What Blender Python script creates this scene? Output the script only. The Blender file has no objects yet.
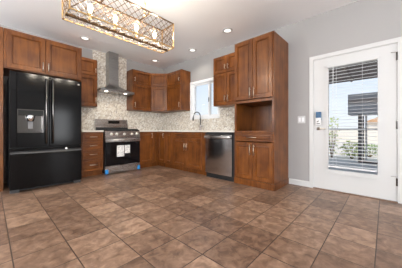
import bpy, bmesh, math, random
from mathutils import Vector, Matrix
random.seed(7)
PI = math.pi
sc = bpy.context.scene
C = sc.collection

# ---------------------------------------------------------------- camera
cam_d = bpy.data.cameras.new('camera')
cam_d.sensor_width = 36.0
cam_d.lens = 197.0 / 402.0 * 36.0
cam_d.shift_y = -4.0 / 402.0
cam_d.clip_start = 0.05
cam = bpy.data.objects.new('camera', cam_d)
C.objects.link(cam)
cam.location = (-3.529, -4.846, 0.923)
cam.rotation_euler = (PI / 2, 0, math.radians(43.046 - 90))
sc.camera = cam

# ---------------------------------------------------------------- world, sun, area lamps, exposure
w = bpy.data.worlds.new('sky'); sc.world = w; w.use_nodes = True
wn = w.node_tree.nodes; wl = w.node_tree.links; wn.clear()
o_ = wn.new('ShaderNodeOutputWorld'); bg = wn.new('ShaderNodeBackground')
tc_ = wn.new('ShaderNodeTexCoord'); sx_ = wn.new('ShaderNodeSeparateXYZ'); rp_ = wn.new('ShaderNodeValToRGB')
wl.new(tc_.outputs['Generated'], sx_.inputs[0]); wl.new(sx_.outputs['Z'], rp_.inputs[0])
rp_.color_ramp.elements[0].position = 0.0; rp_.color_ramp.elements[0].color = (0.64, 0.69, 0.74, 1)
rp_.color_ramp.elements[1].position = 0.45; rp_.color_ramp.elements[1].color = (0.42, 0.55, 0.73, 1)
wl.new(rp_.outputs[0], bg.inputs[0]); bg.inputs[1].default_value = 1.0
wl.new(bg.outputs[0], o_.inputs[0])

sun_d = bpy.data.lights.new('sun', 'SUN'); sun_d.energy = 2.6; sun_d.angle = 0.01; sun_d.color = (1, 0.95, 0.87)
sun = bpy.data.objects.new('sun', sun_d); C.objects.link(sun)
sun.rotation_euler = Vector((.5, .35, -.8)).to_track_quat('-Z', 'Y').to_euler()

def area(name, loc, target, sx, sy, power, color):
    d = bpy.data.lights.new(name, 'AREA'); d.shape = 'RECTANGLE'; d.size = sx; d.size_y = sy
    d.energy = power; d.color = color
    o = bpy.data.objects.new(name, d); C.objects.link(o); o.location = loc
    o.rotation_euler = (Vector(target) - Vector(loc)).to_track_quat('-Z', 'Y').to_euler()
    return o
# area lamps for light from behind the camera; the walls there have no openings
area('fill_rear', (-5.05, -8.9, 1.75), (-4.2, 0, 3.4), 2.0, 1.6, 160, (0.94, 0.97, 1.0))  # added fill lamp with no known window, tilted up towards the ceiling
area('daylight_rear_narrow', (-1.15, -8.9, 1.15), (-1.6, 0, 1.6), 0.8, 1.5, 26, (0.94, 0.97, 1.0))  # for the window mirrored in the refrigerator's right door
area('fill_left', (-6.1, -1.85, 1.85), (0, -1.6, 5.2), 2.3, 1.4, 100, (0.94, 0.97, 1.0))  # added fill lamp near the kitchen to lift the back ceiling
area('fill_left_far', (-6.1, -6.35, 1.85), (0, -4.4, 5.0), 2.7, 1.4, 112, (0.94, 0.97, 1.0))  # added fill lamp, set apart to keep its reflection off the door glass

vs = sc.view_settings
vs.view_transform = 'Standard'; vs.look = 'None'; vs.gamma = 1.0; vs.exposure = 0.6; vs.use_curve_mapping = False

# ---------------------------------------------------------------- materials
def new_mat(name):
    m = bpy.data.materials.new(name); m.use_nodes = True
    nt = m.node_tree
    return m, nt, nt.nodes['Principled BSDF']
def plain(name, col, rough=0.5, metal=0.0, emit=None, es=0.0, noise=0.0, nscale=30, bump=0.0, spec=None, coat=0.0, trans=0.0):
    m, nt, b = new_mat(name)
    b.inputs['Base Color'].default_value = (*col, 1); b.inputs['Roughness'].default_value = rough
    b.inputs['Metallic'].default_value = metal
    if spec is not None: b.inputs['Specular IOR Level'].default_value = spec
    if coat: b.inputs['Coat Weight'].default_value = coat
    if trans: b.inputs['Transmission Weight'].default_value = trans
    if emit: b.inputs['Emission Color'].default_value = (*emit, 1); b.inputs['Emission Strength'].default_value = es
    if noise or bump:
        tc = nt.nodes.new('ShaderNodeTexCoord'); n = nt.nodes.new('ShaderNodeTexNoise')
        n.inputs['Scale'].default_value = nscale; n.inputs['Detail'].default_value = 4
        nt.links.new(tc.outputs['Object'], n.inputs['Vector'])
        if noise:
            r = nt.nodes.new('ShaderNodeValToRGB')
            r.color_ramp.elements[0].position = .3; r.color_ramp.elements[1].position = .7
            r.color_ramp.elements[0].color = (*[c * (1 - noise) for c in col], 1)
            r.color_ramp.elements[1].color = (*[min(1, c * (1 + noise)) for c in col], 1)
            nt.links.new(n.outputs['Fac'], r.inputs[0]); nt.links.new(r.outputs[0], b.inputs['Base Color'])
        if bump:
            bp = nt.nodes.new('ShaderNodeBump'); bp.inputs['Strength'].default_value = bump; bp.inputs['Distance'].default_value = .01
            nt.links.new(n.outputs['Fac'], bp.inputs['Height']); nt.links.new(bp.outputs[0], b.inputs['Normal'])
    return m

def wood(name, dark, light, horizontal=False):
    m, nt, b = new_mat(name)
    N, L = nt.nodes, nt.links
    tc = N.new('ShaderNodeTexCoord'); oi = N.new('ShaderNodeObjectInfo')
    ad = N.new('ShaderNodeVectorMath'); ad.operation = 'ADD'
    ml = N.new('ShaderNodeVectorMath'); ml.operation = 'SCALE'; ml.inputs[0].default_value = (7, 5, 9)
    L.new(oi.outputs['Random'], ml.inputs['Scale'])
    L.new(tc.outputs['Object'], ad.inputs[0]); L.new(ml.outputs[0], ad.inputs[1])
    mp = N.new('ShaderNodeMapping'); mp.inputs['Scale'].default_value = (2.0, 22, 22) if horizontal else (22, 22, 2.0)
    L.new(ad.outputs[0], mp.inputs[0])
    n1 = N.new('ShaderNodeTexNoise'); n1.inputs['Scale'].default_value = 1.0; n1.inputs['Detail'].default_value = 6; n1.inputs['Distortion'].default_value = .6
    L.new(mp.outputs[0], n1.inputs['Vector'])
    n2 = N.new('ShaderNodeTexNoise'); n2.inputs['Scale'].default_value = 5.0; n2.inputs['Detail'].default_value = 3
    L.new(ad.outputs[0], n2.inputs['Vector'])
    mx = N.new('ShaderNodeMath'); mx.operation = 'ADD'; mu = N.new('ShaderNodeMath'); mu.operation = 'MULTIPLY'; mu.inputs[1].default_value = .5
    L.new(n1.outputs['Fac'], mx.inputs[0]); L.new(n2.outputs['Fac'], mx.inputs[1]); L.new(mx.outputs[0], mu.inputs[0])
    r = N.new('ShaderNodeValToRGB'); r.color_ramp.elements[0].position = .30; r.color_ramp.elements[1].position = .70
    r.color_ramp.elements[0].color = (*dark, 1); r.color_ramp.elements[1].color = (*light, 1)
    L.new(mu.outputs[0], r.inputs[0]); L.new(r.outputs[0], b.inputs['Base Color'])
    b.inputs['Roughness'].default_value = .36; b.inputs['Specular IOR Level'].default_value = .32
    b.inputs['Coat Weight'].default_value = .12; b.inputs['Coat Roughness'].default_value = .2
    return m

def mth(nt, op, a, bb=None):
    n = nt.nodes.new('ShaderNodeMath'); n.operation = op
    for i, v in enumerate((a, bb)):
        if v is None: continue
        if isinstance(v, (int, float)): n.inputs[i].default_value = v
        else: nt.links.new(v, n.inputs[i])
    return n.outputs[0]

def floor_mat():
    m, nt, b = new_mat('slate_floor_tile'); N, L = nt.nodes, nt.links
    tc = N.new('ShaderNodeTexCoord'); sp = N.new('ShaderNodeSeparateXYZ'); L.new(tc.outputs['Object'], sp.inputs[0])
    px, py, g = .322, .3135, .0034
    u = mth(nt, 'DIVIDE', mth(nt, 'ADD', sp.outputs['X'], 3.42), px)
    v = mth(nt, 'DIVIDE', mth(nt, 'ADD', sp.outputs['Y'], 3.541), py)
    fu, fv = mth(nt, 'FLOOR', u), mth(nt, 'FLOOR', v)
    ru, rv = mth(nt, 'SUBTRACT', u, fu), mth(nt, 'SUBTRACT', v, fv)
    du = mth(nt, 'MULTIPLY', mth(nt, 'MINIMUM', ru, mth(nt, 'SUBTRACT', 1.0, ru)), px)
    dv = mth(nt, 'MULTIPLY', mth(nt, 'MINIMUM', rv, mth(nt, 'SUBTRACT', 1.0, rv)), py)
    dmin = mth(nt, 'MINIMUM', du, dv)
    mr = N.new('ShaderNodeMapRange'); mr.inputs[1].default_value = g * .6; mr.inputs[2].default_value = g * 1.5
    L.new(dmin, mr.inputs[0])
    cb = N.new('ShaderNodeCombineXYZ'); L.new(fu, cb.inputs[0]); L.new(fv, cb.inputs[1])
    wnz = N.new('ShaderNodeTexWhiteNoise'); wnz.noise_dimensions = '3D'; L.new(cb.outputs[0], wnz.inputs['Vector'])
    # mottled slate, shifted per tile so that neighbours differ
    sh = N.new('ShaderNodeVectorMath'); sh.operation = 'SCALE'; sh.inputs['Scale'].default_value = 11; L.new(wnz.outputs['Color'], sh.inputs[0])
    ad = N.new('ShaderNodeVectorMath'); ad.operation = 'ADD'; L.new(tc.outputs['Object'], ad.inputs[0]); L.new(sh.outputs[0], ad.inputs[1])
    n1 = N.new('ShaderNodeTexNoise'); n1.inputs['Scale'].default_value = 12.0; n1.inputs['Detail'].default_value = 7; n1.inputs['Roughness'].default_value = .62; n1.inputs['Distortion'].default_value = .5
    L.new(ad.outputs[0], n1.inputs['Vector'])
    k = mth(nt, 'ADD', mth(nt, 'MULTIPLY', n1.outputs['Fac'], .75), mth(nt, 'MULTIPLY', wnz.outputs['Value'], .21))
    r = N.new('ShaderNodeValToRGB'); e = r.color_ramp.elements
    e[0].position = .30; e[0].color = (0.120, 0.068, 0.044, 1)
    e[1].position = .74; e[1].color = (0.440, 0.285, 0.192, 1)
    x = e.new(.5); x.color = (0.240, 0.147, 0.097, 1)
    L.new(k, r.inputs[0])
    mix = N.new('ShaderNodeMix'); mix.data_type = 'RGBA'
    mix.inputs[6].default_value = (0.055, 0.034, 0.025, 1)
    L.new(mr.outputs[0], mix.inputs[0]); L.new(r.outputs[0], mix.inputs[7]); L.new(mix.outputs[2], b.inputs['Base Color'])
    hgt = mth(nt, 'ADD', mth(nt, 'MULTIPLY', mr.outputs[0], .5), mth(nt, 'MULTIPLY', n1.outputs['Fac'], .55))
    bp = N.new('ShaderNodeBump'); bp.inputs['Strength'].default_value = .35; bp.inputs['Distance'].default_value = .006
    L.new(hgt, bp.inputs['Height']); L.new(bp.outputs[0], b.inputs['Normal'])
    b.inputs['Roughness'].default_value = .36; b.inputs['Specular IOR Level'].default_value = .42
    return m

def mosaic_mat():
    m, nt, b = new_mat('chip_mosaic'); N, L = nt.nodes, nt.links
    tc = N.new('ShaderNodeTexCoord'); sp = N.new('ShaderNodeSeparateXYZ'); L.new(tc.outputs['Object'], sp.inputs[0])
    h = mth(nt, 'SUBTRACT', sp.outputs['X'], sp.outputs['Y'])      # runs along either wall
    cb = N.new('ShaderNodeCombineXYZ')
    L.new(mth(nt, 'MULTIPLY', mth(nt, 'ADD', h, sp.outputs['Z']), 22), cb.inputs[0])
    L.new(mth(nt, 'MULTIPLY', mth(nt, 'SUBTRACT', h, sp.outputs['Z']), 36), cb.inputs[1])
    vo = N.new('ShaderNodeTexVoronoi'); vo.feature = 'F1'; vo.distance = 'CHEBYCHEV'; vo.inputs['Scale'].default_value = 1.0
    L.new(cb.outputs[0], vo.inputs['Vector'])
    sc_ = N.new('ShaderNodeSeparateColor'); L.new(vo.outputs['Color'], sc_.inputs[0])
    r = N.new('ShaderNodeValToRGB'); r.color_ramp.interpolation = 'CONSTANT'; e = r.color_ramp.elements
    e[0].position = 0; e[0].color = (0.61, 0.55, 0.46, 1)
    e[1].position = .26; e[1].color = (0.72, 0.68, 0.61, 1)
    for p, c in ((.46, (0.52, 0.46, 0.385)), (.60, (0.78, 0.76, 0.71)), (.76, (0.43, 0.37, 0.31)), (.84, (0.66, 0.61, 0.53)), (.95, (0.40, 0.36, 0.32))):
        x = e.new(p); x.color = (*c, 1)
    L.new(sc_.outputs[0], r.inputs[0]); L.new(r.outputs[0], b.inputs['Base Color'])
    b.inputs['Roughness'].default_value = .3
    return m

def glass_mat(name, tint=(1, 1, 1), gloss=.04):
    m = bpy.data.materials.new(name); m.use_nodes = True; nt = m.node_tree; N, L = nt.nodes, nt.links; N.clear()
    o = N.new('ShaderNodeOutputMaterial'); mx = N.new('ShaderNodeMixShader'); t = N.new('ShaderNodeBsdfTransparent'); g = N.new('ShaderNodeBsdfGlossy')
    t.inputs[0].default_value = (*tint, 1); g.inputs['Roughness'].default_value = .02; mx.inputs[0].default_value = gloss
    L.new(t.outputs[0], mx.inputs[1]); L.new(g.outputs[0], mx.inputs[2]); L.new(mx.outputs[0], o.inputs[0])
    return m

def brushed(name, col, rough=.3):
    m, nt, b = new_mat(name); N, L = nt.nodes, nt.links
    tc = N.new('ShaderNodeTexCoord'); mp = N.new('ShaderNodeMapping'); mp.inputs['Scale'].default_value = (3, 3, 260)
    n = N.new('ShaderNodeTexNoise'); n.inputs['Scale'].default_value = 1
    L.new(tc.outputs['Object'], mp.inputs[0]); L.new(mp.outputs[0], n.inputs['Vector'])
    mr = N.new('ShaderNodeMapRange'); mr.inputs[3].default_value = rough - .06; mr.inputs[4].default_value = rough + .08
    L.new(n.outputs['Fac'], mr.inputs[0]); L.new(mr.outputs[0], b.inputs['Roughness'])
    b.inputs['Base Color'].default_value = (*col, 1); b.inputs['Metallic'].default_value = 1
    return m

def printed_mat():
    m, nt, b = new_mat('printed_paper'); N, L = nt.nodes, nt.links
    tc = N.new('ShaderNodeTexCoord'); mp = N.new('ShaderNodeMapping'); mp.inputs['Scale'].default_value = (40, 1, 75)
    n = N.new('ShaderNodeTexNoise'); n.inputs['Scale'].default_value = 1.0; n.inputs['Detail'].default_value = 1
    L.new(tc.outputs['Object'], mp.inputs[0]); L.new(mp.outputs[0], n.inputs['Vector'])
    r = N.new('ShaderNodeValToRGB'); r.color_ramp.elements[0].position = .40; r.color_ramp.elements[1].position = .46
    r.color_ramp.elements[0].color = (.45, .45, .45, 1); r.color_ramp.elements[1].color = (.82, .81, .78, 1)
    L.new(n.outputs['Fac'], r.inputs[0]); L.new(r.outputs[0], b.inputs['Base Color']); b.inputs['Roughness'].default_value = .7
    return m

M = dict(
    wood=wood('cherry_stained_wood', (0.060, 0.0150, 0.0030), (0.235, 0.077, 0.0140)),
    woodh=wood('cherry_stained_wood_drawer', (0.060, 0.0150, 0.0030), (0.235, 0.077, 0.0140), True),
    floor=floor_mat(), mosaic=mosaic_mat(),
    wall=plain('grey_wall_paint', (0.365, 0.356, 0.350), .8, bump=.05, nscale=160),
    wallw=plain('white_wall_paint', (0.74, 0.74, 0.73), .85),  # unseen living-area walls made white to bounce more light
    ceil=plain('white_ceiling_paint', (0.91, 0.92, 0.94), .9, bump=.08, nscale=90),
    white=plain('white_trim_paint', (0.585, 0.585, 0.58), .4),
    vinyl=plain('white_vinyl', (0.82, 0.83, 0.84), .35),
    counter=plain('cream_quartz', (0.78, 0.75, 0.68), .22, noise=.06, nscale=60),
    nickel=plain('brushed_nickel', (0.66, 0.60, 0.52), .32, 1),
    dchrome=plain('smoky_chrome', (0.22, 0.23, 0.24), .15, 1),
    grip=plain('dark_grip_trim', (0.045, 0.045, 0.047), .4),
    knob=plain('satin_knob', (0.80, 0.77, 0.70), .3, .8),
    chrome=plain('chrome', (0.75, 0.76, 0.78), .12, 1),
    steel=brushed('stainless_steel', (0.46, 0.44, 0.42), .26),
    dsteel=brushed('dark_stainless_steel', (0.36, 0.37, 0.37), .28),
    dwsteel=brushed('polished_dark_steel', (0.50, 0.50, 0.51), .15),
    black=plain('gloss_black_panel', (0.0035, 0.0035, 0.004), .13, spec=.19),
    matblack=plain('matt_black', (0.012, 0.012, 0.013), .55),
    bglass=plain('black_oven_glass', (0.004, 0.004, 0.005), .08, spec=.3),
    bchrome=plain('black_chrome', (0.10, 0.095, 0.09), .14, 1),
    grey=plain('grey_plastic', (0.16, 0.16, 0.165), .4),
    gold=plain('champagne_gold', (0.74, 0.52, 0.26), .34, 1),
    silverleaf=plain('pale_champagne_leaf', (0.86, 0.80, 0.70), .35, .6),
    bronze_shade=plain('bronze_and_shaded_gold', (0.16, 0.10, 0.055), .38, 1),  # bronze bars; also gold lattice wires darkened to look silhouetted
    crystal=plain('clear_crystal', (0.95, 0.95, 0.95), .05, trans=.55),
    bulb=plain('lit_bulb', (1, .9, .7), .3, emit=(1.0, 0.80, 0.50), es=5),
    led=plain('lit_lens', (1, 1, 1), .3, emit=(1.0, 0.97, 0.92), es=.9),
    hoodled=plain('lit_hood_lens', (1, 1, 1), .3, emit=(1.0, 0.93, 0.80), es=3),
    blue=plain('blue_film', (0.03, 0.25, 0.62), .35),
    navy=plain('navy_plastic', (0.015, 0.085, 0.19), .4),
    paper=printed_mat(), tag=plain('white_card', (.8, .8, .8), .6), ink=plain('black_ink', (.02, .02, .02), .6),
    display=plain('display_glass', (0.01, 0.012, 0.012), .06),
    slat=plain('white_blind_slat', (0.72, 0.73, 0.74), .45),
    cord=plain('white_cord', (0.78, 0.78, 0.78), .7),
    glass=glass_mat('window_glass'),
    sill=plain('bronze_threshold', (0.20, 0.12, 0.08), .45),
    sand=plain('pale_gravel', (0.62, 0.56, 0.48), .9, noise=.15, nscale=18),
    concrete=plain('grey_concrete', (0.50, 0.50, 0.50), .85, noise=.08, nscale=8),
    patiowood=plain('brown_patio_boards', (0.085, 0.060, 0.055), .7, noise=.25, nscale=6),
    post=plain('dark_post_paint', (0.035, 0.035, 0.045), .5),
    canopy=plain('slate_grey_canopy', (0.48, 0.52, 0.59), .7, noise=.1, nscale=2),
    canopy2=plain('dusky_grey_canopy', (0.40, 0.37, 0.37), .7, noise=.1, nscale=2),
    canopyw=plain('pale_canopy_band', (0.80, 0.81, 0.83), .6),
    stucco=plain('pale_stucco', (0.74, 0.69, 0.62), .9, noise=.05, nscale=12),
    tanroof=plain('tan_roof_tile', (0.52, 0.30, 0.16), .8, noise=.2, nscale=5),
    leaf=plain('yellow_green_leaf', (0.42, 0.52, 0.14), .6, noise=.35, nscale=9),
    leafd=plain('green_leaf', (0.20, 0.32, 0.09), .6, noise=.35, nscale=9),
    twig=plain('brown_twig', (0.14, 0.09, 0.05), .8),
    rail=plain('pale_rail_paint', (0.55, 0.55, 0.55), .5),
)

# ---------------------------------------------------------------- mesh helpers
class MB:
    def __init__(s): s.v = []; s.f = []; s.i = []; s.mi = 0; s.sm = []; s.smooth = False
    def add(s, vs, fs):
        b = len(s.v); s.v += [tuple(p) for p in vs]
        for f in fs: s.f.append([b + k for k in f]); s.i.append(s.mi); s.sm.append(s.smooth)
        return s
    def box(s, x0, x1, y0, y1, z0, z1):
        vs = [(x, y, z) for z in (z0, z1) for y in (y0, y1) for x in (x0, x1)]
        return s.add(vs, [(0, 2, 3, 1), (4, 5, 7, 6), (0, 1, 5, 4), (2, 6, 7, 3), (0, 4, 6, 2), (1, 3, 7, 5)])
    def rbox(s, x0, x1, y0, y1, z0, z1, r=.008, seg=2):
        bm = bmesh.new(); bmesh.ops.create_cube(bm, size=1)
        for q in bm.verts: q.co = ((x0 + x1) / 2 + q.co.x * (x1 - x0), (y0 + y1) / 2 + q.co.y * (y1 - y0), (z0 + z1) / 2 + q.co.z * (z1 - z0))
        bmesh.ops.bevel(bm, geom=bm.edges[:], offset=r, segments=seg, profile=.5, affect='EDGES')
        bm.verts.index_update()
        s.add([q.co[:] for q in bm.verts], [[q.index for q in f.verts] for f in bm.faces]); bm.free()
        return s
    def prism(s, pts, axis, a, b):
        """extrude a 2-D outline along axis ('x','y','z') from a to b"""
        mk = {'x': lambda p, t: (t, p[0], p[1]), 'y': lambda p, t: (p[0], t, p[1]), 'z': lambda p, t: (p[0], p[1], t)}[axis]
        n = len(pts); vs = [mk(p, a) for p in pts] + [mk(p, b) for p in pts]
        fs = [tuple(range(n))[::-1], tuple(range(n, 2 * n))] + [(k, (k + 1) % n, n + (k + 1) % n, n + k) for k in range(n)]
        return s.add(vs, fs)
    def rings(s, rings, cap=True):
        n = len(rings[0]); vs = [p for r in rings for p in r]
        fs = [(j * n + k, j * n + (k + 1) % n, (j + 1) * n + (k + 1) % n, (j + 1) * n + k) for j in range(len(rings) - 1) for k in range(n)]
        if cap: fs += [tuple(range(n))[::-1], tuple(range((len(rings) - 1) * n, len(rings) * n))]
        return s.add(vs, fs)
    def tube(s, pts, r, n=8):
        pts = [Vector(p) for p in pts]; rs = r if isinstance(r, (list, tuple)) else [r] * len(pts)
        out = []; up = None
        for k, p in enumerate(pts):
            d = (pts[min(k + 1, len(pts) - 1)] - pts[max(k - 1, 0)]).normalized()
            if up is None:
                up = Vector((0, 0, 1)) if abs(d.z) < .9 else Vector((1, 0, 0))
            a = d.cross(up).normalized(); b2 = a.cross(d).normalized(); up = b2
            out.append([tuple(p + rs[k] * (math.cos(t) * a + math.sin(t) * b2)) for t in [2 * PI * q / n for q in range(n)]])
        return s.rings(out)
    def lathe(s, prof, c, axis='z', n=16):
        mk = {'z': lambda r, h, t: (c[0] + r * math.cos(t), c[1] + r * math.sin(t), c[2] + h),
              'y': lambda r, h, t: (c[0] + r * math.cos(t), c[1] + h, c[2] + r * math.sin(t)),
              'x': lambda r, h, t: (c[0] + h, c[1] + r * math.cos(t), c[2] + r * math.sin(t))}[axis]
        return s.rings([[mk(max(r, 1e-4), h, 2 * PI * k / n) for k in range(n)] for r, h in prof])
    def build(s, name, mats, parent=None, smooth=False):
        me = bpy.data.meshes.new(name); me.from_pydata(s.v, [], s.f); me.update()
        for m in (mats if isinstance(mats, (list, tuple)) else [mats]): me.materials.append(m)
        for p, k, q in zip(me.polygons, s.i, s.sm): p.material_index = k; p.use_smooth = smooth or q
        bm = bmesh.new(); bm.from_mesh(me); bmesh.ops.recalc_face_normals(bm, faces=bm.faces[:]); bm.to_mesh(me); bm.free()
        o = bpy.data.objects.new(name, me); C.objects.link(o)
        if parent: o.parent = parent
        return o

def thing(name, label, cat, loc=(0, 0, 0), rz=0, group=None):
    o = bpy.data.objects.new(name, None); C.objects.link(o); o.location = loc; o.rotation_euler = (0, 0, rz)
    o.empty_display_size = .1
    tag(o, label, cat, group); return o
def tag(o, label, cat, group=None):
    o['label'] = label; o['category'] = cat
    if group: o['group'] = group
    return o
def struct(o, label=None):
    o['kind'] = 'structure'
    if label: o['label'] = label
    return o

H = 2.74
# ================================================================ THE SETTING
XL, YR = -6.2, -9.0
struct(MB().box(XL - .15, .15, YR - .15, .15, -.12, 0).build('floor', M['floor']), 'brown slate-look square floor tiles with dark grout')
struct(MB().box(XL - .15, .15, YR - .15, .15, H, H + .15).build('ceiling', M['ceil']), 'plain white ceiling')
struct(MB().box(XL - .15, .15, 0, .15, 0, H).build('wall_back', M['wall']), 'grey wall behind the range and refrigerator')
WY0, WY1, WZ0, WZ1 = -2.075, -1.235, 1.245, 2.085        # kitchen window opening
DY0, DY1, DZ = -4.965, -4.012, 2.035                     # patio door opening
wb = MB()
wb.box(0, .15, WY1, 0, 0, H).box(0, .15, WY0, WY1, 0, WZ0).box(0, .15, WY0, WY1, WZ1, H)
wb.box(0, .15, DY1, WY0, 0, H).box(0, .15, DY0, DY1, DZ, H).box(0, .15, YR - .15, DY0, 0, H)
struct(wb.build('wall_right', M['wall']), 'grey wall with the kitchen window and the patio door')
struct(MB().box(XL - .15, XL, YR, 0, 0, H).build('wall_left', M['wallw']))
struct(MB().box(XL, 0, YR - .15, YR, 0, H).build('wall_front', M['wallw']))
# mosaic backsplash
bs = MB()
bs.box(-2.335, -1.945, -.012, 0, .915, 1.42).box(-1.945, -1.145, -.012, 0, .80, H).box(-1.145, 0, -.012, 0, .915, 1.42)
bs.box(-.012, 0, -1.18, -.012, .915, 1.42).box(-.012, 0, -2.13, -1.18, .915, 1.195).box(-.012, 0, -2.915, -2.13, .915, 1.42)
struct(bs.build('trim_backsplash', M['mosaic']), 'beige chip mosaic backsplash rising to the ceiling behind the range hood')
bs2 = bpy.data.objects['trim_backsplash']; bs2.name = 'trim_1'
# door casing
tr = MB()
tr.box(-.018, 0, DY1, DY1 + .056, 0, DZ + .056).box(-.018, 0, DY0 - .056, DY0, 0, DZ + .056).box(-.018, 0, DY0, DY1, DZ, DZ + .056)
tr.box(-.004, .15, DY1 - .008, DY1, 0, DZ).box(-.004, .15, DY0, DY0 + .008, 0, DZ).box(-.004, .15, DY0, DY1, DZ - .008, DZ)
struct(tr.build('trim_2', M['white']), 'white casing around the patio door')
struct(MB().box(-.03, .15, DY0, DY1, 0, .012).build('trim_3', M['sill']), 'brown threshold under the patio door')
def baseboard(y0, y1, name, label=None):
    struct(MB().prism([(-.014, 0), (0, 0), (0, .09), (-.006, .09), (-.014, .075)], 'y', y0, y1).build(name, M['white']), label)
baseboard(DY1 + .056, -3.628, 'baseboard_right', 'short white baseboard between the pantry and the patio door')
baseboard(YR, DY0 - .056, 'baseboard_right_rear')

# kitchen window
wf = MB()
c = .055
wf.box(-.016, .0, WY0 - c, WY0, WZ0 - c, WZ1 + c).box(-.016, .0, WY1, WY1 + c, WZ0 - c, WZ1 + c).box(-.016, 0, WY0, WY1, WZ1, WZ1 + c).box(-.03, 0, WY0 - c, WY1 + c, WZ0 - c, WZ0)
wf.box(-.004, .15, WY0, WY0 + .012, WZ0, WZ1).box(-.004, .15, WY1 - .012, WY1, WZ0, WZ1).box(-.004, .15, WY0, WY1, WZ1 - .012, WZ1).box(-.004, .15, WY0, WY1, WZ0, WZ0 + .012)
win = struct(wf.build('window_1', M['vinyl']), 'white vinyl sliding window above the sink')
def sash(y0, y1, x0, name):
    s_ = MB(); t = .042
    s_.box(x0, x0 + .03, y0, y0 + t, WZ0 + .012, WZ1 - .012).box(x0, x0 + .03, y1 - t, y1, WZ0 + .012, WZ1 - .012)
    s_.box(x0, x0 + .03, y0 + t, y1 - t, WZ0 + .012, WZ0 + .012 + t).box(x0, x0 + .03, y0 + t, y1 - t, WZ1 - .012 - t, WZ1 - .012)
    so = s_.build('sash', M['vinyl'], win)
    MB().box(x0 + .012, x0 + .018, y0 + t, y1 - t, WZ0 + .012 + t, WZ1 - .012 - t).build('pane', M['glass'], so)
    return so
ym = -1.775
sash(WY0 + .012, ym + .02, .075, 'sash')
s2 = sash(ym - .02, WY1 - .012, .035, 'sash')
MB().box(.018, .036, ym - .012, ym + .006, 1.60, 1.70).build('latch', M['grey'], s2)

# ---------------------------------------------------------------- patio door
GY0, GY1, GZ0, GZ1 = -4.775, -4.215, .325, 1.865     # glass
FY0, FY1, FZ0, FZ1 = -4.800, -4.168, .265, 1.905     # raised lite frame
d = MB()
LY0, LY1 = -4.957, -4.020
d.box(.002, .045, LY0, GY0, .014, 2.026).box(.002, .045, GY1, LY1, .014, 2.026).box(.002, .045, GY0, GY1, .014, GZ0).box(.002, .045, GY0, GY1, GZ1, 2.026)
door = struct(d.build('door_1', M['white']), 'white patio door with a full length glass lite')
lf = MB()
for a in ((FY0, GY0, FZ0, FZ1), (GY1, FY1, FZ0, FZ1), (GY0, GY1, FZ0, GZ0), (GY0, GY1, GZ1, FZ1)):
    lf.box(-.012, .004, *a)
lf.box(-.02, -.010, FY0 - .004, FY1 + .004, FZ1 - .012, FZ1 + .004)
lf.box(-.02, -.010, FY0 - .004, FY1 + .004, FZ0 - .004, FZ0 + .012)
lf.build('lite_frame', M['white'], door)
MB().box(.02, .026, GY0, GY1, GZ0, GZ1).build('glass_pane', M['glass'], door)
for z in (1.86, .985, .26):
    hg = MB()
    hg.lathe([(.008, -.05), (.008, .05)], (-.008, -4.962, z), 'z', 10)
    hg.box(-.003, .003, -4.975, -4.948, z - .05, z + .05)
    ho = hg.build('hinge', M['bchrome'], door)
for z in (1.91, .335):
    MB().tube([(-.012, -4.962, z), (-.03, -4.93, z), (-.045, -4.90, z)], .004, 6).build('hinge_stop', M['chrome'], door)
lv = MB(); lv.smooth = True
lv.lathe([(.001, -.016), (.024, -.014), (.026, 0)], (.002, -4.085, .945), 'x', 16)
lv.tube([(-.012, -4.085, .945), (-.035, -4.085, .945), (-.046, -4.095, .945), (-.048, -4.13, .945), (-.046, -4.185, .942)], [.009, .009, .009, .0085, .007], 8)
lv.build('lever_handle', M['nickel'], door)

# ================================================================ CABINET KIT  (local: x to the right as seen, wall at y=0, front towards -y)
def on_back(x): return (x, 0, 0), 0.0
def on_right(y): return (0, y, 0), -PI / 2
def panel(mb, x0, x1, z0, z1, yf, st=.055, t=.02):
    """a shaker door: flat stiles and rails, a moulded step, and a recessed flat field; back plane at yf, front at yf - t"""
    a, b = yf - t, yf - t + .012
    def ring(i, y): return [(x0 + i, y, z0 + i), (x1 - i, y, z0 + i), (x1 - i, y, z1 - i), (x0 + i, y, z1 - i)]
    mb.rings([ring(0, yf), ring(0, a + .003), ring(.003, a), ring(st, a), ring(st + .002, a + .006), ring(st + .011, a + .005), ring(st + .014, b + .005), ring(st + .018, b + .005), ring(st + .022, b), ring(st + .03, b)])
def pull(parent, x, z, yf, length=.13, horizontal=False):
    m = MB(); m.smooth = True; h = length / 2; y = yf - .032
    if horizontal:
        m.tube([(x - h, y, z), (x + h, y, z)], .0058, 8)
        for s in (-1, 1): m.tube([(x + s * h * .72, yf, z), (x + s * h * .72, y, z)], .0048, 8)
    else:
        m.tube([(x, y, z - h), (x, y, z + h)], .0058, 8)
        for s in (-1, 1): m.tube([(x, yf, z + s * h * .72), (x, y, z + s * h * .72)], .0048, 8)
    return m.build('handle', M['nickel'], parent)
def add_door(root, x0, x1, z0, z1, yf, handle=None, hz=None, hl=.13):
    m = MB(); panel(m, x0, x1, z0, z1, yf); o = m.build('door', M['wood'], root)
    if handle: pull(o, x0 + .032 if handle == 'l' else x1 - .032, hz, yf - .02, hl)
    return o
def add_drawer(root, x0, x1, z0, z1, yf, handle=True, hl=.14):
    m = MB(); panel(m, x0, x1, z0, z1, yf, .03); o = m.build('drawer', M['woodh'], root)
    if handle: pull(o, (x0 + x1) / 2, (z0 + z1) / 2, yf - .02, hl, True)
    return o
UB, UT, US = 1.42, 2.425, 2.07        # uppers: bottom, top, split
g = .003

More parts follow.
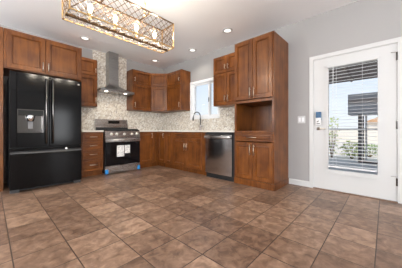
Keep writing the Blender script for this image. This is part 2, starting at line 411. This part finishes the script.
def upper(name, label, place, width, nd, handles, group=None, depth=.31):
    root = thing(name, label, 'cabinet', *place)
    MB().box(0, width, -depth, -.001, UB, UT).build('carcass', M['wood'], root)
    dw = width / nd
    for k in range(nd):
        x0, x1 = k * dw + (g if k else .012), (k + 1) * dw - (g if k < nd - 1 else .012)
        add_door(root, x0, x1, UB + .008, US - .006, -depth, handles[k], UB + .13)
        add_door(root, x0, x1, US + .006, UT - .012, -depth, handles[k], US + .11, .10)
    return root

# ---------------------------------------------------------------- back wall, left to right
t = thing('side_panel', 'tall cherry wood end panel left of the black refrigerator', 'panel', (-3.41, 0, 0))
MB().box(-.022, .016, -.64, -.001, 0, 2.47).build('board', M['wood'], t)

FD = .64
t = thing('wall_cabinet', 'deep cherry wood cabinet with two wide doors above the refrigerator', 'cabinet', (-3.39, 0, 0))
W = 1.05
MB().box(0, W, -FD, -.001, 1.865, 2.47).build('carcass', M['wood'], t)
add_door(t, .028, W / 2 - .016 - .012, 1.88, 2.445, -FD, 'r', 1.975, .15)
add_door(t, W / 2 - .016 - .004, W - .03, 1.88, 2.445, -FD, 'l', 1.975, .15)

upper('wall_cabinet', 'narrow cherry wood wall cabinet between refrigerator and range hood', on_back(-2.335), .385, 1, ['r'])
upper('wall_cabinet', 'cherry wood wall cabinet right of the range hood, stacked single doors', on_back(-1.138), .528, 1, ['l'])

# diagonal corner wall cabinet
t = thing('corner_wall_cabinet', 'diagonal cherry wood wall cabinet facing out of the room corner', 'cabinet', (0, 0, 0))
MB().prism([(-.001, -.001), (-.61, -.001), (-.61, -.31), (-.31, -.61), (-.001, -.61)], 'z', UB, UT).build('carcass', M['wood'], t)
L = .3 * math.sqrt(2)
def diag(z0, z1):
    m = MB(); panel(m, .006, L - .006, z0, z1, 0)
    R = Matrix.Translation((-.61, -.31, 0)) @ Matrix.Rotation(-PI / 4, 4, 'Z')
    m.v = [tuple(R @ Vector(p)) for p in m.v]
    return m.build('door', M['wood'], t)
diag(UB + .008, US - .006); diag(US + .006, UT - .012)

# ---------------------------------------------------------------- right wall uppers
upper('wall_cabinet', 'cherry wood wall cabinet between the corner cabinet and the sink window', on_right(-.612), .568, 1, ['r'])
upper('wall_cabinet', 'cherry wood wall cabinet with four doors between window and pantry', on_right(-2.2), .713, 2, ['r', 'l'])

# ---------------------------------------------------------------- base cabinets
BD, TK, BT = .595, .10, .882
def base(name, label, place, width, depth=BD, body_top=BT):
    root = thing(name, label, 'cabinet', *place)
    m = MB().box(0, width, -depth, -.013, TK, body_top)
    if body_top < BT: m.box(0, width, -depth, -depth + .02, body_top, BT).box(0, .018, -depth + .02, -.013, body_top, BT).box(width - .018, width, -depth + .02, -.013, body_top, BT)
    m.build('carcass', M['wood'], root)
    MB().box(0, width, -depth + .06, -depth + .3, 0, TK).build('toe_kick', M['wood'], root)
    return root
t = base('drawer_cabinet', 'base cabinet with four cherry wood drawers between refrigerator and range', on_back(-2.335), .40)
for z0, z1 in ((.706, .868), (.535, .692), (.364, .521), (.118, .35)):
    add_drawer(t, .012, .388, z0, z1, -BD)
t = base('base_cabinet', 'narrow single door base cabinet immediately right of the range', on_back(-1.135), .39)
add_door(t, .012, .372, .118, .866, -BD, 'r', .79)
# L-shaped corner base
t = thing('corner_base_cabinet', 'L-shaped base cabinet filling the room corner under the countertop', 'cabinet', (0, 0, 0))
MB().prism([(-.013, -.013), (-.744, -.013), (-.744, -BD), (-BD, -BD), (-BD, -.915), (-.013, -.915)], 'z', TK, BT).build('carcass', M['wood'], t)
MB().prism([(-.1, -.1), (-.744, -.1), (-.744, -BD + .06), (-BD + .06, -BD + .06), (-BD + .06, -.915), (-.1, -.915)], 'z', 0, TK).build('toe_kick', M['wood'], t)
m = MB(); panel(m, .622, .91, .118, .866, -BD)
R = Matrix.Rotation(-PI / 2, 4, 'Z'); m.v = [tuple(R @ Vector(p)) for p in m.v]
dd = m.build('door', M['wood'], t)
m = MB(); m.smooth = True
m.tube([(-BD - .052, -.878, .725), (-BD - .052, -.878, .855)], .0058, 8)
for z in (.743, .837): m.tube([(-BD - .02, -.878, z), (-BD - .052, -.878, z)], .0048, 8)
m.build('handle', M['nickel'], dd)
m = MB(); panel(m, -.738, -.622, .118, .866, -BD, .03); m.build('filler_panel', M['wood'], t)

t = base('base_cabinet', 'slim plain base cabinet between the corner cabinet and the sink cabinet', on_right(-.917), .272)
add_door(t, .012, .26, .118, .866, -BD)
t = base('sink_base_cabinet', 'wide two door base cabinet under the window and faucet', on_right(-1.191), 1.045, body_top=.66)
add_drawer(t, .03, .945, .755, .866, -BD, False)
add_door(t, .03, .483, .118, .74, -BD, 'r', .56, .15)
add_door(t, .489, .945, .118, .74, -BD, 'l', .56, .15)

# ---------------------------------------------------------------- pantry (tall cabinet)
PW, PD = .705, .60
t = thing('pantry_cabinet', 'tall cherry wood pantry with an open microwave niche beside the dishwasher', 'cabinet', *on_right(-2.917))
m = MB()
m.box(0, .02, -PD, -.001, 0, UT).box(PW - .02, PW, -PD, -.001, 0, UT)              # sides
m.box(.02, PW - .02, -.02, -.001, .10, UT)                                        # back
m.box(.02, PW - .02, -PD, -.02, UT - .02, UT).box(.02, PW - .02, -PD, -.02, 1.378, 1.42).box(.02, PW - .02, -PD, -.02, .878, .906).box(.02, PW - .02, -PD, -.02, .10, .12)
m.box(.02, .035, -PD, -PD + .02, .12, UT - .02).box(PW - .035, PW - .02, -PD, -PD + .02, .12, UT - .02)
m.build('carcass', M['wood'], t)
MB().box(-.004, PW + .014, -PD - .012, -PD, 0, .098).box(PW, PW + .012, -PD, -.003, 0, .098).build('base_moulding', M['wood'], t)
add_door(t, .012, PW / 2 - g, 1.43, UT - .02, -PD, 'r', 1.53, .17)
add_door(t, PW / 2 + g, PW - .018, 1.43, UT - .02, -PD, 'l', 1.53, .17)
add_drawer(t, .014, PW - .018, .735, .872, -PD, True, .17)
add_door(t, .014, PW / 2 - g, .112, .722, -PD, 'r', .60, .17)
add_door(t, PW / 2 + g, PW - .018, .112, .722, -PD, 'l', .60, .17)

# ---------------------------------------------------------------- countertops
CT0, CT1, CD = .884, .916, .635
t = tag(MB().rbox(-2.334, -1.938, -CD, -.013, CT0, CT1, .004).build('countertop', M['counter']), 'short cream quartz countertop left of the range above the drawers', 'countertop')
SX0, SX1, SY0, SY1 = -.50, -.14, -2.02, -1.30        # sink hole
m = MB()
m.prism([(-1.136, -.013), (-1.136, -CD), (-CD, -CD), (-CD, SY1), (-.013, SY1), (-.013, -.013)], 'z', CT0, CT1)
m.box(-CD, SX0, SY0, SY1, CT0, CT1).box(SX1, -.013, SY0, SY1, CT0, CT1).box(-CD, -.013, -2.912, SY0, CT0, CT1)
tag(m.build('countertop', M['counter']), 'long L-shaped cream quartz countertop with the sink, right of the range', 'countertop')

# sink and faucet
t = thing('kitchen_sink', 'stainless steel sink set into the countertop under the window', 'sink', (-.32, -1.66, .74))
m = MB(); e = .006; zt = CT1 - .74 + .004
x0, x1, y0, y1 = SX0 + .32 + e, SX1 + .32 - e, SY0 + 1.66 + e, SY1 + 1.66 - e
m.box(x0, x1, y0, y1, 0, .004).box(x0, x0 + .004, y0, y1, .004, zt).box(x1 - .004, x1, y0, y1, .004, zt).box(x0 + .004, x1 - .004, y0, y0 + .004, .004, zt).box(x0 + .004, x1 - .004, y1 - .004, y1, .004, zt)
m.build('basin', M['steel'], t)
m = MB(); m.lathe([(.001, .006), (.03, .007), (.04, .004)], (0, 0, 0), 'z', 16); m.build('drain', M['chrome'], t, True)
t = thing('faucet', 'chrome gooseneck faucet standing behind the sink', 'faucet', (-.10, -1.625, CT1))
m = MB()
m.lathe([(.028, 0), (.028, .008), (.02, .014), (.018, .12), (.013, .13)], (0, 0, 0), 'z', 14); m.build('base', M['chrome'], t, True)
pts = [(0, 0, .12), (0, 0, .33)]
for k in range(1, 13):
    a = PI * k / 12; pts.append((-.095 + .095 * math.cos(a), .045 * k / 12, .33 + .10 * math.sin(a)))
pts += [(-.194, .048, .30)]
MB().tube(pts, .0125, 10).build('spout', M['dchrome'], t, True)
MB().tube([(-.192, .047, .315), (-.196, .049, .285), (-.199, .05, .225)], [.013, .0185, .0175], 10).build('spray_head', M['bchrome'], t, True)
m = MB(); m.tube([(0, -.015, .085), (0, -.05, .09), (-.012, -.10, .115)], [.011, .009, .006], 8); m.build('lever', M['chrome'], t, True)

# ================================================================ APPLIANCES
# refrigerator
t = thing('refrigerator', 'large gloss black french door refrigerator with a water dispenser', 'refrigerator', (-2.884, 0, 0))
hw = .456
MB().box(-hw + .008, hw - .008, -.85, -.04, .03, 1.75).build('body', M['matblack'], t)
FZ = -.935
# left door with the dispenser opening
DX0, DX1, DZ0, DZ1 = -.377, -.068, .882, 1.232
m = MB()
m.rbox(-hw, DX0, FZ, -.856, .665, 1.772, .006).box(DX1, -.004, FZ, -.856, .665, 1.772)
m.box(DX0, DX1, FZ, -.856, DZ1, 1.772).box(DX0, DX1, FZ, -.856, .665, DZ0)
ld = m.build('left_door', M['black'], t)
m = MB(); m.box(DX0, DX1, -.862, -.857, DZ0, DZ1)
m.box(DX0, DX0 + .012, FZ - .004, -.862, DZ0, DZ1).box(DX1 - .012, DX1, FZ - .004, -.862, DZ0, DZ1).box(DX0 + .012, DX1 - .012, FZ - .004, -.862, DZ1 - .012, DZ1)
dp = m.build('dispenser', M['bchrome'], ld)
MB().box(DX0 + .012, DX1 - .012, FZ - .002, -.862, DZ1 - .085, DZ1 - .012).build('control_panel', M['display'], dp)
m = MB(); m.lathe([(.001, -.10), (.036, -.09), (.05, -.05), (.055, 0)], ((DX0 + DX1) / 2, -.90, DZ1 - .085), 'z', 16); m.build('nozzle', M['chrome'], dp, True)
MB().rbox((DX0 + DX1) / 2 - .03, (DX0 + DX1) / 2 + .03, -.885, -.872, DZ0 + .06, DZ1 - .17, .004).build('paddle', M['grey'], dp)
MB().box(DX0 + .012, DX1 - .012, FZ - .006, -.862, DZ0, DZ0 + .014).build('drip_tray', M['bchrome'], dp)
rd = MB().rbox(.004, hw, FZ, -.856, .665, 1.772, .006).build('right_door', M['black'], t)
MB().box(hw - .062, hw - .03, FZ - .002, FZ + .001, 1.700, 1.722).build('badge', M['chrome'], rd)
for s, par in ((-1, ld), (1, rd)):
    m = MB(); x = s * .042
    m.tube([(x, FZ, .715), (x, FZ - .03, .722), (x, FZ - .048, .75), (x, FZ - .055, 1.22), (x, FZ - .048, 1.69), (x, FZ - .03, 1.718), (x, FZ, 1.725)], .0125, 10)
    m.build('handle', M['bchrome'], par, True)
# freezer drawer: a flat front that leans back into a finger grip along its top
prof = [(-.856, .055), (FZ, .055), (FZ, .565), (FZ + .008, .585), (FZ + .05, .600), (FZ + .05, .640), (FZ + .012, .640), (FZ + .012, .652), (-.856, .652)]
fd = MB().prism(prof, 'x', -hw, hw).build('freezer_drawer', M['black'], t)
MB().prism([(FZ + .001, .570), (FZ + .009, .5865), (FZ + .049, .6015), (FZ + .049, .606), (FZ + .004, .591), (FZ - .003, .572)], 'x', -hw + .006, hw - .006).build('grip', M['grip'], fd)
MB().lathe([(.017, 0), (.017, -.002), (.001, -.0022)], (.228, FZ, .618 - .0), 'y', 16).build('round_sticker', M['tag'], fd)
for x in (-.40, .40): MB().box(x - .05, x + .05, -.90, -.82, .0, .05).build('foot', M['grip'], t)
MB().box(-hw + .02, hw - .02, -.85, -.80, .012, .05).build('kick_grille', M['matblack'], t)

# range
t = thing('gas_range', 'stainless steel gas range with black oven door and paper sheets', 'stove', (-1.537, 0, 0))
rw = .388
m = MB(); m.box(-rw, rw, -.635, -.03, .03, .905); m.build('body', M['matblack'], t)
for x in (-.33, .33):
    m = MB(); m.lathe([(.018, 0), (.018, .03)], (x, -.56, 0), 'z', 10); m.build('foot', M['matblack'], t)
MB().rbox(-rw, rw, -.66, -.12, .905, .925, .005).build('cooktop', M['matblack'], t)
for cx in (-.19, .19):
    m = MB()
    for x in (-.17, 0, .17): m.box(cx + x - .006, cx + x + .006, -.62, -.15, .925, .947)
    for y in (-.62, -.50, -.385, -.27, -.15): m.box(cx - .176, cx + .176, y - .006, y + .006, .933, .947)
    m.build('grate', M['matblack'], t)
for cx, cy in ((-.2, -.5), (-.2, -.27), (.2, -.5), (.2, -.27)):
    m = MB(); m.lathe([(.045, 0), (.045, .008), (.03, .012), (.001, .012)], (cx, cy, .924), 'z', 14); m.build('burner', M['bchrome'], t)
cp = MB().prism([(-.637, .905), (-.668, .90), (-.69, .762), (-.637, .755)], 'x', -rw, rw).build('control_panel', M['steel'], t)
for x in (-.265, -.15, .016, .19, .308):
    m = MB(); m.smooth = True
    m.lathe([(.031, 0), (.031, -.008), (.026, -.01), (.024, -.036), (.001, -.037)], (x, -.676, .835), 'y', 14)
    m.box(x - .003, x + .003, -.72, -.705, .818, .852)
    m.build('knob', M['knob'], cp)
od = MB().rbox(-rw + .002, rw - .002, -.678, -.637, .178, .752, .004).build('oven_door', M['bglass'], t)
MB().box(-rw + .002, rw - .002, -.684, -.676, .672, .752).build('door_rail', M['steel'], od)
m = MB(); m.smooth = True
m.tube([(-rw + .02, -.725, .712), (rw - .02, -.725, .712)], .019, 12)
for s in (-1, 1): m.box(s * (rw - .04) - .014, s * (rw - .04) + .014, -.725, -.683, .696, .724)
m.build('handle', M['steel'], od)
MB().box(-.150, .010, -.6805, -.678, .352, .592).build('paper_sheet', M['paper'], od)
MB().box(.024, .143, -.6805, -.678, .415, .592).build('paper_sheet', M['paper'], od)
dw_ = MB().rbox(-rw + .002, rw - .002, -.676, -.637, .022, .170, .004).build('storage_drawer', M['steel'], t)
for x0, x1 in ((-rw - .001, -rw + .062), (rw - .062, rw + .001)):
    MB().box(x0, x1, -.680, -.66, .016, .105).build('corner_film', M['blue'], dw_)
bgd = MB().prism([(-.03, .925), (-.115, .925), (-.115, .99), (-.085, 1.172), (-.03, 1.172)], 'x', -rw + .012, rw - .012).build('backguard', M['steel'], t)
MB().box(-rw + .012, rw - .012, -.119, -.112, .926, .985).build('vent_strip', M['matblack'], bgd)
def bgp(x, z, off): return (x, -.115 + (z - .99) / .182 * .03 - off, z)
m = MB(); a0, a1, b0, b1 = -.10, .17, 1.075, 1.145
m.add([bgp(a0, b0, .003), bgp(a1, b0, .003), bgp(a1, b1, .003), bgp(a0, b1, .003), bgp(a0, b0, -.004), bgp(a1, b0, -.004), bgp(a1, b1, -.004), bgp(a0, b1, -.004)],
      [(0, 1, 2, 3), (4, 7, 6, 5), (0, 4, 5, 1), (1, 5, 6, 2), (2, 6, 7, 3), (3, 7, 4, 0)])
m.build('display', M['display'], bgd)

# range hood
t = thing('range_hood', 'stainless steel chimney range hood mounted above the range', 'range hood', (-1.55, 0, 1.775))
hz, hx, hy = .0, .38, -.46
def rr(w_, y0, z): return [(-w_, -.013, z), (w_, -.013, z), (w_, y0, z), (-w_, y0, z)]
m = MB(); rg = [rr(hx, hy, .045)]
for k in range(1, 9):
    u = k / 8; q = (1 - u) ** 2.1
    rg.append(rr(.11 + (hx - .11) * q, -.20 + (hy + .20) * q, .045 + .19 * u))
m.rings(rg)
m.box(-hx, hx, hy, hy + .01, 0, .045).box(-hx, -hx + .01, hy + .01, -.013, 0, .045).box(hx - .01, hx, hy + .01, -.013, 0, .045)
m.build('canopy', M['dsteel'], t)
MB().box(-.11, .11, -.20, -.013, .235, H - 1.775 - .002).build('chimney', M['dsteel'], t)
m = MB(); m.box(-hx + .01, hx - .01, hy + .01, -.013, .012, .02)
fl = m.build('filter_plate', M['steel'], t)
for x in (-.22, .22):
    m = MB(); m.lathe([(.034, -.012), (.034, 0)], (x, hy + .13, .012), 'z', 14)
    m.build('lamp', M['hoodled'], t)
    ld_ = bpy.data.lights.new('hood_lamp_light', 'SPOT'); ld_.energy = 3.0; ld_.color = (1, .88, .7); ld_.spot_size = 2.2; ld_.shadow_soft_size = .03
    lo = bpy.data.objects.new('hood_lamp_light', ld_); C.objects.link(lo); lo.parent = t; lo.location = (x, hy + .13, -.004)
for x in (-.06, -.02, .02, .06): MB().lathe([(.006, -.003), (.006, 0)], (x, hy, .022), 'y', 8).build('button', M['matblack'], t)

# dishwasher
t = thing('dishwasher', 'dark stainless steel dishwasher between the sink cabinet and pantry', 'dishwasher', *on_right(-2.238))
dw = .655
MB().box(.0, dw + .018, -.575, -.02, .0, .88).build('tub', M['matblack'], t)
nn = 28; outl = []
for k in range(nn + 1):
    u = k / nn; outl.append((.004 + (dw - .03) * u, -.612 - .010 * (1 - (2 * u - 1) ** 2)))
outl += [(dw - .026, -.576), (.004, -.576)]
dd = MB().prism(outl, 'z', .092, .862).build('door', M['dwsteel'], t, False)
MB().box(.004, dw - .026, -.6245, -.60, .835, .864).build('control_strip', M['matblack'], dd)
m = MB(); m.smooth = True
m.rbox(.012, dw - .034, -.668, -.652, .768, .812, .006)
for x in (.03, dw - .06): m.box(x, x + .018, -.655, -.612, .78, .80)
m.build('handle', M['steel'], dd)
MB().box(.0, dw + .018, -.56, -.55, .0, .09).build('toe_panel', M['matblack'], t)

# ================================================================ CEILING LIGHTS
def can(x, y, label, proto=[]):
    if not proto:
        r_ = thing('recessed_light', label, 'ceiling light', (x, y, H), 0, 'recessed ceiling lights')
        m = MB(); m.lathe([(.062, -.002), (.064, -.012), (.088, -.008), (.092, -.001)], (0, 0, 0), 'z', 24); m.build('trim_ring', M['white'], r_, True)
        m = MB(); m.lathe([(.001, -.0045), (.062, -.0045), (.063, -.002)], (0, 0, 0), 'z', 24); m.build('lens', M['led'], r_)
        sd = bpy.data.lights.new('recessed_light_beam', 'SPOT'); sd.energy = 11; sd.color = (1, .93, .82); sd.spot_size = 2.4; sd.spot_blend = .6; sd.shadow_soft_size = .06
        so = bpy.data.objects.new('recessed_light_beam', sd); C.objects.link(so); so.parent = r_; so.location = (0, 0, -.02)
        proto.append(r_); return r_
    r_ = proto[0].copy(); C.objects.link(r_); r_.location = (x, y, H); r_['label'] = label
    for ch in proto[0].children:
        c_ = ch.copy(); C.objects.link(c_); c_.parent = r_
    return r_
can(-2.249, -.515, 'round recessed ceiling light beside the deep cabinet over the refrigerator')
can(-.586, -.451, 'round recessed ceiling light just right of the chandelier end, near room corner')
can(-.391, -1.65, 'round recessed ceiling light in front of the sink window wall')
can(-.575, -2.748, 'round recessed ceiling light nearest the top of the tall pantry')

# chandelier
CX0, CX1, CY0, CY1, CZ0, CZ1 = -3.073, -1.96, -2.91, -2.67, 1.95, 2.25
cx, cy = (CX0 + CX1) / 2, (CY0 + CY1) / 2
t = thing('chandelier', 'rectangular gold lattice cage chandelier with crystals and lit bulbs', 'chandelier', (cx, cy, CZ0))
a, b, hh = (CX1 - CX0) / 2, (CY1 - CY0) / 2, CZ1 - CZ0
r = .0055
m = MB()
for z in (0,):
    for y in (-b, b): m.box(-a, a, y - r, y + r, z - r, z + r)
    for x in (-a, a): m.box(x - r, x + r, -b, b, z - r, z + r)
for x in (-a, a):
    for y in (-b, b): m.box(x - r, x + r, y - r, y + r, 0, hh)
m.build('lower_frame', M['gold'], t)
m = MB()
for y in (-b, b): m.box(-a - r, a + r, y - r, y + r, hh - r, hh + r)
for x in (-a, a): m.box(x - r, x + r, -b, b, hh - r, hh + r)
for x in (-.225, .225): m.box(x - .006, x + .006, -b, b, hh - .006, hh + .006)
m.build('upper_frame', M['bronze_shade'], t)
MB().box(-a, a, -.011, .011, -.012, .010).build('socket_bar', M['bronze_shade'], t)
def lattice(P, U, V, nu, nv, rad, mat, beads):
    P, U, V = Vector(P), Vector(U), Vector(V); m = MB()
    for i in range(nu):
        for j in range(nv):
            q = P + U * (i / nu) + V * (j / nv); du, dv = U / nu, V / nv
            m.tube([q, q + du + dv], rad, 4); m.tube([q + dv, q + du], rad, 4)
            if beads is not None: beads.append(q + du); beads.append(q + dv * .5 + du * .0)
    return m.build('lattice', mat, t)
beads = []
lattice((-a, -b, 0), (2 * a, 0, 0), (0, 0, hh), 15, 4, .003, M['bronze_shade'], None)
lattice((-a, b, 0), (2 * a, 0, 0), (0, 0, hh), 15, 4, .003, M['bronze_shade'], None)
lattice((-a, -b, 0), (0, 2 * b, 0), (0, 0, hh), 3, 4, .003, M['bronze_shade'], None)
lattice((a, -b, 0), (0, 2 * b, 0), (0, 0, hh), 3, 4, .003, M['bronze_shade'], None)
lattice((-a, -b, 0), (2 * a, 0, 0), (0, b, 0), 12, 1, .0046, M['silverleaf'], None)
lattice((-a, 0, 0), (2 * a, 0, 0), (0, b, 0), 12, 1, .0046, M['silverleaf'], None)
for i in range(25):
    for y in (-b / 2, b / 2): beads.append(Vector((-a + 2 * a * i / 24, y, -.004)))
m = MB()
for q in beads:
    s = .011; m.add([q + Vector(k) * s for k in ((1, 0, 0), (-1, 0, 0), (0, 1, 0), (0, -1, 0), (0, 0, 1), (0, 0, -1))],
                    [(0, 2, 4), (2, 1, 4), (1, 3, 4), (3, 0, 4), (2, 0, 5), (1, 2, 5), (3, 1, 5), (0, 3, 5)])
bo = m.build('crystal_beads', M['crystal'], t); bo['kind'] = 'stuff'
for k, x in enumerate((-.36, -.12, .12, .36)):
    m = MB(); m.lathe([(.016, 0), (.016, .07), (.011, .075)], (x, 0, .01), 'z', 12); so = m.build('socket', M['gold'], t, True)
    m = MB(); m.lathe([(.011, 0), (.015, .02), (.022, .045), (.023, .06), (.016, .08), (.001, .088)], (x, 0, .083), 'z', 14); m.build('bulb', M['bulb'], so, True)
    pd = bpy.data.lights.new('chandelier_bulb_light', 'POINT'); pd.energy = 8.5; pd.color = (1, .90, .75); pd.shadow_soft_size = .04
    po = bpy.data.objects.new('chandelier_bulb_light', pd); C.objects.link(po); po.parent = t; po.location = (x, 0, .215)
for x in (-.225, .225):
    m = MB(); m.tube([(x, 0, hh + .004), (x, 0, H - CZ0 - .024)], .006, 8); m.lathe([(.014, 0), (.018, .012), (.012, .03)], (x, 0, hh + .004), 'z', 12); m.lathe([(.011, 0), (.013, .01), (.011, .02)], (x, 0, hh + .14), 'z', 12)
    m.build('suspension_rod', M['gold'], t, True)
MB().rbox(-.32, .32, -.055, .055, H - CZ0 - .026, H - CZ0 - .001, .006).build('ceiling_plate', M['gold'], t)

# ================================================================ ON THE RIGHT WALL AND DOOR
t = thing('light_switch', 'white double switch plate beside the patio door', 'light switch', (0, -3.833, 1.095))
MB().rbox(-.007, -.0005, -.058, .058, -.06, .06, .003).build('plate', M['white'], t)
for y in (-.026, .026): MB().rbox(-.011, -.006, y - .017, y + .017, -.034, .034, .002).build('rocker', M['vinyl'], t)
t = tag(MB().rbox(-.006, -.0005, -3.872, -3.775, 1.41, 1.535, .003).build('blank_plate', M['wall']), 'blank grey plate on the wall above the white switch plate', 'wall plate')

t = thing('lock_box', 'navy blue key lock box with white tag hanging on patio door', 'lock box', (0, -4.087, 1.10))
MB().rbox(-.045, -.0005, -.036, .036, -.025, .105, .008).build('case', M['navy'], t)
MB().box(-.050, -.045, -.034, .034, -.095, .012).build('tag', M['tag'], t)
m = MB()
m.add([(-.0515, -.004, -.03), (-.0515, .022, -.05), (-.0515, .016, -.058), (-.0515, -.012, -.040), (-.0505, -.004, -.03), (-.0505, .022, -.05), (-.0505, .016, -.058), (-.0505, -.012, -.040)],
      [(0, 1, 2, 3), (7, 6, 5, 4), (0, 4, 5, 1), (1, 5, 6, 2), (2, 6, 7, 3), (3, 7, 4, 0)])
m.box(-.0515, -.0505, -.022, .022, -.082, -.072)
m.build('marking', M['ink'], t)

t = thing('window_blind', 'white horizontal slat blind hanging over the patio door glass', 'blind', (-.03, (GY0 + GY1) / 2, 0))
bw = (GY1 - GY0) / 2 - .006
MB().rbox(-.022, .014, -bw - .012, bw + .012, 1.858, 1.892, .003).build('headrail', M['white'], t)
m = MB(); z = .405
while z < 1.85:
    tl = math.radians(-7); hwid = .0225
    dx, dz = hwid * math.cos(tl), hwid * math.sin(tl)
    m.add([(-dx, -bw, z + dz), (dx, -bw, z - dz), (dx, bw, z - dz), (-dx, bw, z + dz), (-dx, -bw, z + dz + .003), (dx, -bw, z - dz + .003), (dx, bw, z - dz + .003), (-dx, bw, z + dz + .003)],
          [(0, 3, 2, 1), (4, 5, 6, 7), (0, 1, 5, 4), (1, 2, 6, 5), (2, 3, 7, 6), (3, 0, 4, 7)])
    z += .0475
m.build('slats', M['slat'], t)
MB().rbox(-.02, .012, -bw, bw, .365, .388, .003).build('bottom_rail', M['slat'], t)
m = MB()
for y in (bw - .06, bw - .10, -bw + .15):
    for x in (-.0205,): m.tube([(x, y, .37), (x, y, 1.87)], .0018, 5)
m.build('ladder_cord', M['cord'], t)
MB().tube([(-.026, bw - .062, 1.87), (-.027, bw - .06, 1.38)], .004, 6).build('tilt_wand', M['cord'], t)

# ================================================================ OUTSIDE
struct(MB().box(.151, 60, -40, 40, -.35, -.14).build('ground', M['sand']), 'pale gravel yard')
struct(MB().box(.151, 4.2, -8, .2, -.139, -.04).build('patio_slab', M['concrete']), 'grey concrete patio slab')
t = thing('patio_cover', 'brown boarded patio roof outside above the door', 'patio roof', (0, -4.5, 0))
m = MB(); m.prism([(.152, 2.66), (4.10, 2.50), (4.10, 2.58), (.152, 2.74)], 'y', -2.5, 1.9); m.build('boards', M['patiowood'], t)
MB().box(4.06, 4.14, -2.55, 1.95, 2.44, 2.60).build('fascia', M['patiowood'], t)
for y in (-2.5, 1.8): MB().box(4.0, 4.1, y, y + .1, -.04, 2.5).build('post', M['post'], t)
for k in range(7):
    y = -2.3 + k * .67
    MB().prism([(.152, 2.56), (4.06, 2.40), (4.06, 2.50), (.152, 2.66)], 'y', y, y + .05).build('rafter', M['patiowood'], t)

t = thing('shade_canopy', 'slate grey flat canopy on slim posts standing on the patio outside', 'canopy', (3.9, -4.7, -.04))
MB().box(0, .9, -.9, .68, 1.871, 2.033).build('upper_fascia', M['canopy'], t)
MB().box(0, .9, -.9, .68, 1.746, 1.871).build('middle_band', M['canopy2'], t)
MB().box(-.012, .9, -.9, .68, 1.703, 1.746).build('pale_band', M['canopyw'], t)
MB().box(.006, .9, -.9, .68, 1.426, 1.703).build('lower_panel', M['canopy'], t)
for x in (.03, .80):
    MB().box(x, x + .07, .35, .44, 0, 1.426).build('post', M['post'], t)
    MB().box(x, x + .07, -.86, -.79, 0, 1.426).build('post', M['post'], t)
MB().box(.03, .08, .23, .278, .07, 1.426).build('rail_post', M['rail'], t)
MB().box(.03, .10, -.79, .35, 0, .07).build('base_rail', M['post'], t)

t = thing('neighbour_house', 'pale stucco house with tan roof far beyond the yard', 'house', (25, -4.2, 0))
MB().box(0, 6, -6, .9, -.14, 1.8).build('wall', M['stucco'], t)
m = MB(); m.prism([(-6.3, 1.8), (1.1, 1.75), (.6, 2.0), (-.4, 2.45), (-3, 3.2), (-6.3, 3.2)], 'x', -.3, 6.3); m.build('roof', M['tanroof'], t)
struct(MB().box(18, 18.15, -12, 8, -.14, 1.02).build('yard_wall', M['stucco']), 'low pale block wall at the far end of the yard')

t = thing('patio_railing', 'pale railing along the patio edge outside the door', 'railing', (3.6, -4.2, 0))
MB().box(-.03, .03, -2.2, 2.0, .915, .965).build('top_rail', M['rail'], t)
for y in (-2.15, 1.95): MB().box(-.025, .025, y - .025, y + .025, -.04, .92).build('post', M['rail'], t)

def shrub(x, y, h_, rad, mat, label, n, seed):
    n = int(n * .5)
    rnd = random.Random(seed)
    r_ = thing('shrub', label, 'shrub', (x, y, -.14))
    m = MB()
    for k in range(7):
        an = k * 2.4; m.tube([(0.02 * math.cos(an), .02 * math.sin(an), 0), (rad * .4 * math.cos(an), rad * .4 * math.sin(an), h_ * .5), (rad * .7 * math.cos(an), rad * .7 * math.sin(an), h_ * rnd.uniform(.75, .95))], [.014, .01, .004], 5)
    m.build('stems', M['twig'], r_)
    m = MB()
    for _ in range(n):
        an = rnd.uniform(0, 2 * PI); zz = h_ * rnd.uniform(.12, 1.0) ; rm = rad * math.sin(PI * min(.98, .12 + .8 * zz / h_)) ** .6 * rnd.uniform(.3, 1)
        p = Vector((rm * math.cos(an), rm * math.sin(an), zz)); l = rnd.uniform(.03, .06)
        u = Vector((rnd.uniform(-1, 1), rnd.uniform(-1, 1), rnd.uniform(-.6, .9))).normalized(); v_ = u.cross(Vector((rnd.uniform(-1, 1), rnd.uniform(-1, 1), .3))).normalized()
        m.add([p, p + u * l + v_ * l * .45, p + u * l * 2, p + u * l - v_ * l * .45], [(0, 1, 2, 3)])
    m.build('foliage', mat, r_)
shrub(5.4, -3.36, 1.55, .28, M['leaf'], 'tall thin yellow-green shrub at the left edge of the door glass', 420, 3)
shrub(5.6, -3.95, .62, .42, M['leaf'], 'low spreading yellow-green shrub beyond the patio railing', 650, 4)
shrub(6.6, -4.4, .5, .5, M['leafd'], 'low dark green shrub behind the spreading yellow-green shrub', 500, 5)
